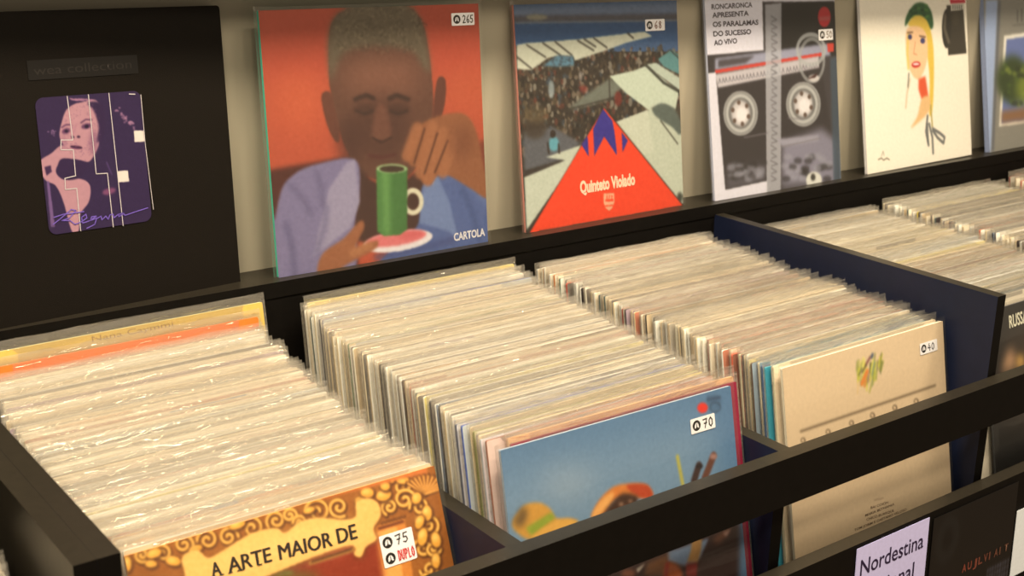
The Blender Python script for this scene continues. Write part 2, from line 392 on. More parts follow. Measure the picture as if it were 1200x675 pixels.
# -- black box set on the left
q = (-0.3697, -0.0116, 0.0, 0.0741, 0.0554, -0.011, 0.320, 0.3302)
box = root_at('box_set', q); tag(box, 'black leatherette record box set with a small purple portrait label, leftmost on the ledge', 'box set')
mb = MB(); prism(mb, rrect(0.320, 0.3302, 0.004), 0, 0.026, alb((30, 24, 20)), alb((30, 24, 20)))
mb.build('case', LEATHER, box, bevel=0.0015)
WQ = [(-80, 19), (257, 9), (282, 336), (-33, 395)]
def wuv(px): 
    H = homog(WQ, [(0, 0), (1, 0), (1, 1), (0, 1)]); a = H @ np.array([px[0], px[1], 1.]); return a[0]/a[2], a[1]/a[2]
# embossed title plate
u0, v0 = wuv((31, 74)); u1, v1 = wuv((162, 87))
pq = [(31, 73), (160, 66), (162, 86), (33, 95)]
pl = Pic(pq, (13, 10, 9), N=24); pl.frame(20, 50, 2.7)
pl.text('wea collection', (52, 106), (362, 82), 27, (34, 29, 25), 0.0)
PW, PH = (u1-u0)*0.32, 0.0205
o = pl.build('title_plate', PW, PH, box, y=-0.0006, x0=u0*0.32, z0=(1-v0)*0.3302-PH)
# portrait label
lq = [(39, 118), (167, 109), (180, 265), (60, 282)]
pc = Pic(lq, (46, 30, 62), N=190, gain=0.7); pc.frame(20, 50, 2.7)
PK = (178, 128, 132)
pc.grain(3, 2, 3)
pc.curve([(205,198),(250,190),(275,225),(280,270),(262,300),(262,340),(235,390),(205,388),(170,378),(150,340),(135,310),(140,270),(155,225),(180,205)], PK, 1)
pc.curve([(75,390),(110,365),(140,340),(165,350),(185,385),(140,395),(125,425),(150,450),(205,448),(235,470),(232,520),(205,560),(200,612),(178,612),(150,520),(125,470),(95,455),(80,430)], PK, 1)
pc.curve([(140,385),(185,385),(215,395),(235,400),(215,430),(185,450),(150,448),(130,425)], (46,28,60), 1)
pc.poly([(96,455),(104,455),(125,600),(112,600)], (110,80,120), 1)
pc.poly([(88,410),(108,404),(112,425),(95,438)], (60,34,66), 1)
pc.curve([(225,200),(270,200),(285,250),(278,310),(255,330),(262,280),(245,225)], (46,28,60), 3)
pc.ell((156,293), 14, 9, (84,46,78), 2, .9, -15); pc.ell((157,293), 6, 5, (36,20,44), 1); pc.line([(142,281),(156,272),(168,272)], 4, (84,46,76), 1, .9)
pc.ell((222,277), 17, 9, (84,46,78), 2, .9, -12); pc.ell((223,278), 7, 6, (36,20,44), 1); pc.line([(204,266),(220,255),(240,256)], 4, (84,46,76), 1, .9)
pc.line([(190,270),(182,295),(176,306)], 4, (160,104,120), 2, .7); pc.ell((178,313), 6, 4, (60,32,56), 1); pc.ell((197,312), 6, 4, (60,32,56), 1)
pc.ell((190,346), 19, 6, (96,48,76), 1, 1, 6); pc.line([(172,343),(190,346),(208,348)], 3, (44,22,46), 1); pc.ell((245,330), 14, 40, (120,76,100), 8, .6); pc.ell((150,330), 8, 26, (150,100,116), 5, .6)
for k in range(160):
    a_ = random.random()*6.28; r_ = 34+random.random()*34; pc.ell((208+r_*math.cos(a_)*.9, 290+r_*math.sin(a_)*1.5), 1.6, 1.6, (120,78,104), 0, .6)
for k in range(26):
    a = random.random(); pc.line([(165+a*60, 190-random.random()*6), (185+a*60, 188+random.random()*6)], 2, (160,110,130), 0, .6)
for k in range(30):
    a = random.random(); pc.ell((320+a*60+random.gauss(0,4), 222+a*62+random.gauss(0,6)), 4, 3, (170,120,140), 1, .6)
for k in range(14): pc.ell((95+random.random()*30, 290+random.random()*18), 2.5, 2.5, (150,110,140), 0, .5)
pc.ell((296,488), 22, 10, (150,80,110), 3, .7, -15); pc.line([(288,395),(305,435)], 3, (110,80,130), 1, .6)
pc.strokes([[(158,178),(178,322)],[(140,322),(178,322)],[(140,322),(140,354),(180,354)],[(180,354),(188,438)],[(154,446),(188,438)],[(154,446),(156,482),(192,478)],[(192,478),(206,612)]], 0.0009, (205,190,180))
pc.strokes([[(227,172),(254,432),(290,430),(309,600)]], 0.0009, (205,190,180))
pc.strokes([[(294,168),(340,596)]], 0.0009, (205,190,180))
pc.strokes([[(401,172),(411,330),(436,545)]], 0.0007, (205,190,180)); pc.strokes([[(360,171),(380,170)]], 0.0010, (205,190,180))
pc.poly([(376,292),(408,292),(411,328),(378,330)], (222,205,185)); pc.poly([(322,424),(356,421),(360,456),(326,460)], (222,205,185))
# looping signature that reads Regina
VI = (120, 92, 175)
pc.strokes([[(118,592),(140,575),(175,545),(190,548),(170,572),(145,580),(172,580),(188,592),(205,585)],
            [(205,585),(225,572),(222,560),(208,570),(212,588),(235,580)],[(235,580),(255,566),(240,568),(236,580),(256,572),(250,592),(225,604)],
            [(256,574),(270,566),(272,578),(285,566)],[(285,566),(292,576),(298,562),(308,560),(310,572),(322,562)],[(322,562),(340,556),(325,560),(326,568),(342,558),(345,564),(380,552),(418,540)],
            [(120,570),(150,560),(215,552)]], 0.0011, VI)
u0, v0 = wuv(lq[0]); u1, v1 = wuv(lq[2]); LW = (u1-u0)*0.32-0.003; LH = (v1-v0)*0.3302-0.004
o = pc.build('portrait_label', LW, LH, box, y=-0.0008, x0=u0*0.32+0.001, z0=(1-v0)*0.3302-LH)
# round the label's corners with the case's leatherette
me = o.data
def corner_round(me, w, h, x0, z0, r):
    n = len(me.vertices); a = np.empty(n*3, np.float32); me.vertices.foreach_get('co', a); a = a.reshape(-1, 3)
    X = a[:, 0]-x0; Z = a[:, 2]-z0
    cx = np.clip(X, r, w-r); cz = np.clip(Z, r, h-r); dx = X-cx; dz = Z-cz
    m = np.maximum(np.abs(dx), np.abs(dz)); d = np.hypot(dx, dz)+1e-9; k = np.where(d > 1e-6, m/d, 1)
    a[:, 0] = x0+cx+dx*k; a[:, 2] = z0+cz+dz*k
    me.vertices.foreach_set('co', a.ravel()); me.update()
corner_round(me, LW, LH, u0*0.32+0.001, (1-v0)*0.3302-LH, 0.009)

# -- orange cover with a man behind a coffee cup (plain stand-in picture)
cq = [(303, 13), (560, 4), (572, 285), (327, 326)]
pc = Pic(cq, (180, 76, 48), gain=0.72); pc.frame(290, 0, 1.987)
pc.poly([(0,0),(600,0),(600,160),(0,190)], (176,68,44), 20); pc.ell((120,240), 60, 70, (204,92,54), 25, .6); pc.ell((520,220), 60, 60, (190,84,50), 20, .5)
pc.poly([(30,400),(250,362),(260,680),(30,680)], (74,30,24), 4); pc.poly([(440,380),(600,300),(600,470),(440,470)], (120,52,34), 5)
SK = (92, 56, 42)
pc.curve([(172,225),(192,215),(205,260),(215,320),(205,330),(185,290)], (98,52,38), 1)
pc.curve([(440,190),(460,185),(460,235),(448,280),(430,300)], (92,48,36), 1)
pc.curve([(190,95),(200,45),(240,18),(305,8),(370,14),(405,50),(420,110),(430,190),(432,250),(425,320),(400,380),(360,420),(300,420),(255,390),(222,330),(205,265),(190,190)], SK, 1)
pc.ell((312,180), 95, 55, (128,80,60), 26, .8); pc.ell((315,300), 60, 70, (70,38,30), 22, .8); pc.ell((240,330), 30, 60, (66,34,28), 14, .7)
pc.curve([(186,110),(200,45),(240,18),(305,8),(370,14),(405,50),(420,120),(424,170),(405,150),(380,118),(300,108),(230,120),(205,160),(196,190)], (98,84,64), 6)
rs = np.random.RandomState(4)
for k in range(420):
    x = 190+rs.rand()*230; y = 12+rs.rand()*110
    if abs(x-305) < 112-abs(y-70)*.5: pc.line([(x, y), (x+rs.randn()*4, y+rs.randn()*5)], 2, [(66,54,42), (140,122,92)][k % 2], 0, .55)
# closed eyes, brow, nose and mouth of a generic face
for sx in (-1, 1):
    pc.line([(312+sx*62,232),(312+sx*35,222),(312+sx*18,230)], 9, (46,24,20), 2, .9); pc.line([(312+sx*60,258),(312+sx*38,266),(312+sx*20,258)], 4, (36,18,16), 1)
    pc.ell((312+sx*40,254), 26, 12, (60,32,26), 6, .7)
pc.curve([(300,250),(322,250),(335,318),(312,330),(290,318)], (110,66,50), 4, .8)
pc.line([(292,322),(312,332),(336,320)], 4, (48,24,20), 1); pc.line([(282,362),(312,368),(344,360)], 6, (80,34,30), 1)
pc.curve([(250,385),(300,425),(365,420),(410,385),(412,450),(400,560),(255,560),(248,470)], (64,36,30), 3)
# shirt
pc.curve([(72,470),(110,405),(180,378),(250,372),(262,430),(250,520),(240,640),(60,670)], (122,112,142), 2)
pc.curve([(440,405),(480,410),(560,450),(590,560),(580,590),(300,640),(360,560),(398,520),(405,440)], (78,94,138), 2)
pc.poly([(250,372),(262,470),(240,530),(152,600),(170,520),(190,440),(230,380)], (150,140,160), 2)
pc.poly([(400,520),(410,430),(440,405),(470,470),(492,560),(470,540)], (108,124,160), 2)
for (a, b, c_) in (((100,430),(150,500),(96,88,118)),((160,400),(175,480),(96,88,118)),((90,520),(110,640),(84,78,110)),((185,480),(160,590),(100,92,124)),((500,440),(540,560),(60,76,118)),((520,430),(590,520),(100,116,156)),((300,600),(480,560),(58,66,110))):
    pc.line([a, ((a[0]+b[0])/2+6, (a[1]+b[1])/2), b], 10, c_, 5, .8)
# hand resting at the cheek, forearm to the right
pc.curve([(372,350),(392,300),(440,272),(500,264),(530,300),(548,380),(560,460),(520,440),(470,410),(445,408),(425,430),(404,420),(398,390),(378,385)], (140,84,52), 2)
for (x0_, y0_, x1_, y1_) in ((395,300,372,362),(430,296,402,402),(455,312,420,418),(478,330,455,400)): pc.line([(x0_, y0_), (x1_, y1_)], 26, (158,98,62), 3, .9)
for (x0_, y0_, x1_, y1_) in ((412,300,388,380),(442,310,412,405),(466,328,436,402)): pc.line([(x0_, y0_), (x1_, y1_)], 4, (78,40,26), 1, .9)
pc.ell((500,330), 30, 40, (120,68,42), 12, .8)
# green cup on a pink saucer
pc.ell((350,562), 82, 24, (226,214,206), 1, 1, -9); pc.ell((346,556), 72, 17, (214,110,108), 2, 1, -9); pc.ell((380,548), 30, 8, (196,86,84), 4, .7, -9)
pc.ring((385,470), 20, 26, 10, (214,204,170), 1)
pc.poly([(300,395),(372,390),(372,535),(355,548),(318,550),(302,540)], (74,120,58), 1, 1, (62,104,50), 1)
pc.poly([(312,396),(330,395),(332,548),(318,548)], (104,150,78), 5, .8); pc.ell((336,393), 36, 11, (150,176,120), 1); pc.ell((336,394), 29, 8, (58,40,28), 1)
pc.curve([(165,640),(175,592),(225,555),(262,515),(272,530),(252,578),(300,560),(298,580),(240,612),(215,625)], (150,90,56), 2); pc.line([(245,590),(285,572)], 18, (168,108,68), 3, .9)
pc.grain(4, 2, 8)
pc.text('CARTOLA', (481,562), (553,549), 18, (225,215,205), 0.03)
a = album((-0.0071, -0.0031, 0.0006, 0.0014, 0.0694, -0.0069, 0.3176, 0.3193), 'orange record cover with a man in a blue shirt behind a green cup, sticker 265', pc, alb((60, 190, 150)), 0.0045, top=0.004, seed=11)
sticker(a, .3176, .3193, *pc.uv((233/1*1.0+0, 0)) if False else (0.861, 0.035), 0.0365, 0.0160, [('265', (30, 28, 26))], y=-0.0009)

# -- market photograph with a red triangle
qq = [(601, 5), (793, 0), (801, 243), (616, 273)]
pc = Pic(qq, (46, 38, 31), gain=0.8); pc.frame(590, 0, 2.329)
pc.poly([(0,0),(600,0),(600,140),(0,140)], (62,88,120), 0)
pc.poly([(20,20),(480,5),(480,40),(20,50)], (96,108,128), 6); pc.poly([(20,42),(480,36),(480,54),(20,60)], (76,70,72), 3, .9); pc.line([(30,62),(480,55)], 3, (130,124,118), 1); pc.poly([(20,64),(480,58),(480,112),(20,118)], (44,76,112), 2)
pc.ell((90,46), 30, 8, (130,124,104), 2)
rs = np.random.RandomState(9)
cols = [(120,104,84), (72,56,42), (26,21,18), (92,48,36), (52,60,66), (138,128,110), (36,29,23), (84,70,50)]
for k in range(1500):
    x = 30+rs.rand()*450; y = 130+rs.rand()*300; s_ = 2+rs.rand()*5
    pc.ell((x, y), s_*.8, s_*(1+rs.rand()), cols[rs.randint(8)], 0, .75)
pc.frame(600, 0, 4.5)
TN = (196,194,168)
pc.poly([(22,235),(75,225),(150,220),(350,205),(520,185),(700,165),(740,190),(600,225),(500,262),(330,318),(322,295),(245,290),(185,305),(100,368),(25,362)], TN, 1)
for L_ in ([(75,235),(175,300)],[(160,225),(255,290)],[(225,218),(315,290)],[(345,212),(430,265)],[(25,300),(100,360)],[(380,205),(440,245)],[(430,200),(500,250)],[(610,175),(640,200)]): pc.line(L_, 7, (48,42,36), 1, .9)
pc.poly([(160,345),(235,292),(322,296),(325,345),(240,350)], (86,124,140), 2)
for k in range(20): pc.ell((200+rs.rand()*110, 305+rs.rand()*35), 6, 5, (52,60,66), 1, .7)
pc.poly([(285,578),(400,490),(512,412),(590,450),(520,520),(400,560)], (104,106,92), 3); pc.line([(512,412),(515,520)], 5, (34,28,24), 1); pc.line([(285,578),(590,500)], 5, (40,34,28), 1)
pc.poly([(512,400),(640,372),(710,345),(880,480),(860,600),(720,580),(600,490)], (188,194,168), 1)
pc.poly([(700,340),(760,330),(885,410),(885,475)], (176,182,160), 1); pc.line([(706,342),(760,395),(800,435),(882,482)], 12, (44,44,36), 1, .9)
pc.poly([(770,310),(840,262),(885,290),(885,392),(800,350)], (84,128,124), 1); pc.line([(835,262),(885,310)], 6, (40,50,46), 1)
pc.poly([(735,570),(800,550),(870,580),(885,520),(885,700),(760,700)], (70,62,50), 3); pc.poly([(560,660),(735,585),(800,700),(560,700)], (200,200,172), 1)
pc.ell((205,470), 16, 48, (150,160,156), 2, .8); pc.ell((560,520), 20, 40, (110,34,26), 2, .8); pc.ell((360,400), 10, 26, (160,150,140), 2, .7); pc.ell((375,468), 22, 18, (130,40,34), 3, .7)
pc.frame(600, 120, 4.218)
pc.poly([(55,140),(200,120),(340,200),(250,280),(60,360)], (84,84,86), 3); pc.ell((110,120), 60, 60, (54,42,32), 5, .8); pc.ell((120,60), 70, 40, (110,92,60), 6, .5)
pc.poly([(165,270),(340,210),(300,300),(70,630),(58,368),(260,285)], (186,188,164), 1); pc.poly([(60,335),(240,285),(255,283),(60,365)], (46,38,32), 2)
pc.poly([(690,30),(845,160),(845,500),(560,500),(500,100),(670,40)], (184,186,160), 1); pc.poly([(670,35),(500,105),(520,300),(700,240)], (192,192,166), 1)
pc.curve([(695,30),(740,5),(800,30),(835,100),(830,160),(790,120),(740,90),(705,60)], (84,92,82), 2); pc.line([(735,90),(820,205)], 5, (60,56,46), 1); pc.ell((830,470), 14, 26, (56,58,48), 3)
pc.ell((205,205), 26, 36, (90,150,158), 2); pc.ell((200,155), 14, 20, (40,28,22), 1); pc.line([(175,200),(180,250)], 8, (46,32,26), 1); pc.line([(228,205),(232,248)], 8, (46,32,26), 1)
RD = (226,60,24)
pc.poly([(85,642),(455,25),(845,508)], RD, 0)
BL = (46,36,122)
pc.poly([(400,130),(448,30),(495,90),(512,175),(518,262),(455,168),(405,265)], BL); pc.poly([(340,205),(372,160),(378,268)], BL); pc.poly([(542,148),(572,188),(545,248)], BL)
pc.poly([(380,150),(398,120),(403,265),(380,268)], RD); pc.poly([(500,100),(530,130),(545,250),(520,262)], RD)
pc.line([(85,642),(450,30)], 3, (80,24,16), 1, .8); pc.line([(455,25),(845,508)], 5, (40,24,20), 1, .8)
pc.poly([(452,450),(504,447),(506,490),(495,520),(480,536),(462,522),(452,495)], (226,160,120)); pc.poly([(460,478),(500,476),(500,488),(460,490)], RD); pc.poly([(458,508),(500,506),(496,512),(460,514)], RD)
for x in (466,478,490): pc.poly([(x,458),(x+5,458),(x+5,474),(x,474)], RD)
pc.text('Quinteto Violado', (336,448), (608,404), 60, (240,205,165), 0.045)
pc.grain(6, 2, 5)
a = album((0.3814, 0.0034, 0.0006, 0.0159, 0.1081, -0.0127, 0.3126, 0.3135), 'record cover showing a market of white tents by the sea and a red triangle', pc, alb((210, 130, 110)), 0.0035, seed=12, top=0.006)
sticker(a, .3126, .3135, 0.785, 0.085, 0.040, 0.0168, [('68', (110, 50, 40))], y=-0.0009)

# -- white cover with a cassette photograph
pq = [(825, -2), (977, -8), (985, 212), (838, 238)]
pc = Pic(pq, (222,214,214), gain=0.85); pc.frame(820, 0, 2.811)
pc.poly([(18,190),(215,172),(222,600),(82,635)], (50,44,44), 1)
pc.poly([(205,12),(450,12),(460,600),(222,640)], (58,52,52), 1)
pc.poly([(262,18),(440,10),(450,190),(262,200)], (28,26,26), 2)
pc.poly([(50,200),(215,178),(420,150),(430,190),(215,215),(50,240)], (150,148,160), 3); pc.poly([(60,205),(180,190),(150,215),(60,230)], (70,64,66), 3)
pc.poly([(50,238),(400,180),(400,192),(50,250)], (196,56,44), 1)
pc.poly([(50,252),(390,192),(392,230),(60,298)], (188,178,174), 2)
rs = np.random.RandomState(2)
x = 62
while x < 380:
    y = 274-(x-60)*.165; pc.line([(x, y+8), (x+3, y-8), (x+7, y+6)], 2, (90,84,86), 0, .8); x += 9+rs.rand()*6
pc.poly([(56,300),(400,232),(450,560),(90,640)], (48,42,42), 3)
pc.poly([(270,480),(400,430),(450,470),(450,600),(270,620)], (128,122,132), 10); pc.poly([(90,560),(220,540),(215,600),(90,630)], (96,90,94), 8, .7)
for cx, cy in ((134,380),(340,350)):
    pc.ell((cx, cy), 57, 74, (150,146,138), 1); pc.ell((cx, cy), 50, 66, (110,106,100), 2); pc.ring((cx, cy), 44, 58, 8, (176,172,162), 1)
    pc.ell((cx, cy), 30, 42, (196,186,178), 3); pc.ell((cx+4, cy+4), 20, 26, (226,216,206), 4)
    for k in range(6): t = k*math.pi/3+.3; pc.ell((cx+27*math.cos(t), cy+36*math.sin(t)), 6, 8, (92,72,60), 1)
pc.ring((365,170), 45, 50, 9, (170,168,160), 1, .8); pc.ring((368,205), 40, 70, 8, (160,158,150), 1, .7); pc.ell((375,265), 18, 12, (200,190,180), 2); pc.poly([(352,268),(388,246),(380,262)], (60,30,26), 1)
pc.poly([(18,250),(52,245),(84,632),(222,602),(222,690),(18,690)], (214,206,206), 1)
pc.poly([(214,22),(268,16),(266,640),(220,648)], (176,172,170), 1, .82)
for k in range(22):
    y = 60+k*25; pc.line([(232+rs.rand()*6, y), (250+rs.rand()*6, y+12), (236, y+18)], 3, (100,96,98), 1, .8)
for k in range(40):
    x = 100+rs.rand()*110; y = 540+rs.rand()*60; pc.ell((x, y), 14, 8, [(34,30,30), (150,146,150)][k % 2], 3, .5)
for k in range(30):
    x = 280+rs.rand()*150; y = 520+rs.rand()*80; pc.ell((x, y), 14, 10, [(34,30,30), (150,146,150)][k % 2], 3, .6)
pc.ell((375,600), 26, 28, (214,208,190), 2); pc.ell((372,590), 8, 12, (60,56,50), 2)
pc.poly([(255,465),(390,450),(390,470),(270,490)], (150,144,150), 3)
for a_, b_ in (((145,460),(225,445)),((290,395),(340,400)),((270,490),(395,462))): pc.line([a_, b_], 3, (120,112,112), 1, .7)
pc.poly([(428,200),(455,190),(470,600),(440,600)], (60,74,84), 3, .8)
pc.poly([(418,150),(440,148),(440,176),(420,178)], (196,60,46), 1)
pc.ell((409,62), 21, 34, (176,36,42), 1); pc.poly([(392,62),(428,60),(428,74),(392,76)], (170,90,84), 1, .7)
for t, x1_, y, x2_ in (('RONCARONCA', 38, 38, 172), ('APRESENTA', 40, 66, 160), ('OS PARALAMAS', 42, 96, 192), ('DO SUCESSO', 44, 127, 168), ('AO VIVO', 46, 157, 122)):
    pc.text(t, (x1_, y), (x2_, y-8), 17, (74,66,72), 0.03)
a = album((0.7529, -0.0022, 0.0006, 0.0186, 0.1313, -0.0043, 0.3135, 0.315), 'white record cover with a large photograph of a cassette tape', pc, alb((190, 190, 200)), 0.0035, seed=13, top=0.006)
sticker(a, .3135, .315, 0.855, 0.195, 0.037, 0.018, [('6', (90, 70, 60)), ('7', (120, 70, 50))], y=-0.0009) if False else sticker(a, .3135, .315, 0.855, 0.195, 0.037, 0.018, [('50', (110, 90, 70))], y=-0.0009)

# -- cream cover with a drawn woman (plain drawing)
wq = [(1006, -11), (1131, -18), (1138, 182), (1016, 206)]
pc = Pic(wq, (242,228,200), gain=0.92); pc.frame(1000, 0, 3.215)
pc.curve([(193,100),(200,60),(230,18),(265,14),(292,45),(300,100),(285,110),(262,70),(225,66),(205,90)], (40,84,44), 2)
for k in range(18): pc.ell((205+rs.rand()*85, 20+rs.rand()*55), 7, 5, [(24,60,32), (70,120,50)][k % 2], 1, .8)
pc.curve([(205,95),(230,62),(262,66),(285,100),(300,180),(302,300),(296,420),(284,430),(286,300),(276,200),(270,130),(230,110)], (222,184,70), 2)
pc.curve([(198,120),(225,100),(262,112),(278,160),(276,230),(255,290),(232,298),(210,262),(198,200)], (236,190,140), 2)
pc.line([(206,130),(202,200),(206,260)], 8, (224,190,90), 2, .8); pc.line([(212,300),(200,360),(196,410)], 4, (190,160,120), 2, .8); pc.line([(208,280),(204,330)], 5, (60,60,50), 1, .6)
pc.ell((212,142), 8, 10, (50,50,90), 1); pc.ell((260,156), 9, 11, (60,58,100), 1); pc.line([(202,126),(222,124)], 3, (90,60,40), 1); pc.line([(248,138),(270,142)], 3, (90,60,40), 1)
pc.line([(232,160),(226,205),(238,208)], 3, (200,140,100), 1); pc.ell((235,246), 17, 12, (190,44,40), 1, 1, -10); pc.ell((235,244), 12, 4, (250,240,230), 1)
pc.poly([(244,300),(270,290),(282,370),(256,378),(244,340)], (216,84,44), 3); pc.curve([(256,376),(284,366),(288,410),(262,448),(215,486),(240,440)], (226,180,120), 3)
pc.line([(290,400),(296,480)], 5, (170,150,80), 1)
for p_ in (((278,440),(272,500),(282,550)), ((284,470),(296,520),(299,580)), ((298,488),(325,505),(342,520),(338,542),(316,522),(298,495)), ((276,470),(280,540))): pc.line(p_, 7, (92,92,88), 1, .9)
pc.line([(92,606),(104,600),(112,608),(124,600),(134,606)], 3, (120,110,90), 0); pc.line([(104,592),(110,574),(114,590)], 2, (140,130,110), 0)
pc.poly([(350,22),(412,24),(425,202),(356,210)], (52,46,36), 1); pc.ell((350,110), 18, 74, (40,36,30), 1); pc.line([(345,60),(342,110),(358,160)], 9, (120,108,86), 2, .7); pc.ell((385,70), 14, 30, (70,62,46), 5, .7)
pc.poly([(362,0),(420,0),(420,14),(364,16)], (186,30,52)); pc.poly([(366,16),(416,12),(416,38),(366,44)], (206,196,170))
for k in range(5): pc.line([(374+k*8,22),(374+k*8,36)], 3, (60,60,60), 0)
a = album((1.1313, -0.002, 0.0006, 0.0122, 0.1429, 0.006, 0.3151, 0.315), 'cream record cover with a small coloured drawing of a woman\'s head', pc, alb((235, 225, 215)), 0.005, seed=14)

# -- grey boxed cover with framed landscape, at the right edge
gq = [(1152, -18), (1256, -24), (1262, 160), (1160, 179)]
pc = Pic(gq, (128,122,108), gain=1.0, N=150); pc.frame(1000, 0, 3.215)
pc.poly([(500,0),(545,0),(520,570),(480,580)], (150,162,184), 2, 1); pc.poly([(545,0),(556,0),(530,570),(520,570)], (92,92,92), 2)
pc.poly([(568,134),(860,90),(860,430),(549,478)], (222,212,190), 1); pc.poly([(577,148),(850,105),(850,420),(558,466)], (96,108,150), 1)
pc.ell((600,300), 60, 90, (44,58,24), 8); pc.ell((690,330), 80, 80, (110,120,40), 12); pc.poly([(558,420),(850,370),(850,420),(558,466)], (130,92,62), 5)
for k in range(60): pc.ell((560+rs.rand()*220, 230+rs.rand()*170), 8, 8, [(30,40,18), (120,130,50), (70,90,30)][k % 3], 2, .7)
pc.line([(618,40),(618,80)], 4, (80,78,72), 1); pc.line([(634,36),(634,78)], 4, (80,78,72), 1); pc.line([(600,95),(680,88)], 2, (90,86,78), 1)
album((1.5036, 0.0004, 0.0006, 0.009, 0.1526, 0.005, 0.315, 0.315), 'grey record cover with a framed landscape picture, rightmost on the ledge', pc, alb((150, 160, 185)), 0.010, seed=15)

# ------------------------------------------------------------------ front covers of the bins
def front_q(x, y, z, yaw, lean, roll, w=0.315, h=0.315): return (x, y, z, yaw, lean, roll, w, h)
FL = 0.0044
# right bin: beige cover
rq = [(916, 432), (1104, 376), (1118, 645), (937, 732)]
pc = Pic(rq, (208,180,140), gain=1.05, N=200); pc.frame(980, 390, 8.4375)
pc.poly([(-700,-300),(1400,-300),(1400,900),(-700,2900)], (200,170,130), 40, .3)
rs = np.random.RandomState(21)
for k in range(70):
    t = rs.rand(); x = 195+t*250; y = 445-abs(t-.45)*160+rs.randn()*60-70*t
    x += 0; c_ = [(196,186,60), (206,196,90), (150,150,50), (120,120,60), (90,90,50)][rs.randint(5)]
    pc.line([(x, y+50), (x+12+rs.randn()*8, y-40)], 12, c_, 1, .9)
for (x, y, x2, y2, c_, wd) in ((250,500,300,380,(206,120,50),34),(275,530,290,470,(200,120,56),16),(285,320,330,240,(120,70,64),18),(250,390,290,320,(90,80,40),14),(215,420,250,350,(100,100,50),12),(348,420,372,290,(110,124,104),14),(345,240,352,215,(60,72,90),22),(310,480,320,400,(150,110,90),14),(205,600,212,480,(206,170,110),10),(348,525,354,470,(150,150,110),10),(420,360,440,280,(130,130,50),14)): pc.line([(x, y), (x2, y2)], wd, c_, 1, 1)
pc.frame(880, 350, 3.75)
pc.line([(216,583),(808,380)], 6, (96,78,56), 1)
for x, y in ((225,622),(335,585),(438,546),(530,512),(628,478),(722,450)): pc.ring((x+2, y), 9, 10, 3, (90,72,52), 0); pc.line([(x+8,y-2),(x+13,y+9)], 3, (90,72,52), 0)
pc.frame(900, 480, 4.218)
for t, x1_, y1_, x2_, y2_ in (('BAI COIÓN', 505, 490, 592, 462), ('MARIA BETHANIA', 478, 528, 622, 470), ('CHICO BUARQUE', 484, 548, 620, 502), ('TOM JOBIM E CAETANO VELOSO', 424, 600, 682, 496)):
    pc.text(t, (x1_, y1_), (x2_, y2_), 12, (110,88,66), 0.01)
pc.line([(524,446),(568,436)], 2, (130,105,80), 0)
a = album(front_q(0.4111, -0.4943, -0.3942, 0.0043, 0.1616, -0.0018), 'beige record cover with a small colourful scribble, front of the right bin, sticker 40', pc, alb((232, 214, 178)), 0.0032, seed=21, top=0.006)
u, v = pc.uv(((1076.7-900)*4.218, (403-480)*4.218)); sticker(a, .315, .315, u, v, 0.037, 0.0150, [('40', (30, 28, 40))], y=-0.0010)

# middle bin: blue sky with straw hats
mq = [(587, 528), (857, 452), (890, 770), (632, 889)]
pc = Pic(mq, (84,116,142), gain=0.95, N=230); pc.frame(580, 430, 2.756)
pc.poly([(0,0),(800,-100),(800,330),(0,480)], (72,106,136), 30, .5); pc.poly([(0,330),(700,150),(800,700),(0,800)], (120,142,156), 40, .75); pc.ell((240,380), 90, 50, (150,160,164), 24, .6)
pc.curve([(62,500),(80,470),(105,445),(150,440),(185,460),(205,490),(255,492),(275,505),(200,540),(120,560),(70,530)], (198,142,58), 2); pc.curve([(66,505),(80,470),(100,452),(112,480),(90,520)], (90,70,44), 5, .8)
pc.poly([(105,522),(188,470),(202,490),(125,548)], (138,150,48), 2); pc.curve([(125,552),(190,505),(240,492),(272,505),(230,530),(160,560)], (214,158,70), 2)
pc.curve([(318,485),(345,430),(390,388),(440,378),(490,380),(512,400),(515,420),(470,425),(420,420),(385,440),(360,480),(335,500)], (206,118,50), 2)
pc.curve([(318,485),(350,432),(390,405),(380,440),(345,480)], (226,160,84), 2); pc.curve([(430,385),(490,380),(514,402),(512,425),(470,420)], (176,66,34), 2)
pc.curve([(385,440),(420,410),(465,418),(465,440),(430,470),(380,490),(350,490)], (64,40,28), 3); pc.ell((415,445), 8, 5, (170,130,100), 2); pc.ell((445,435), 7, 5, (160,120,92), 2); pc.ell((430,452), 6, 5, (110,66,46), 2)
pc.line([(595,290),(615,385)], 10, (172,160,70), 1); pc.line([(665,320),(650,370)], 20, (58,40,36), 1); pc.line([(712,288),(685,360)], 20, (96,58,44), 1); pc.ell((712,290), 12, 9, (150,110,96), 1); pc.ell((667,322), 12, 8, (40,32,32), 1)
pc.curve([(685,95),(720,90),(735,110),(725,140),(700,135)], (56,82,106), 2, .5); pc.ring((715,130), 17, 16, 4, (44,64,84), 1, .8); pc.line([(690,105),(730,98)], 8, (50,70,92), 1, .8)
pc.ell((674,132), 17, 17, (214,46,34), 1)
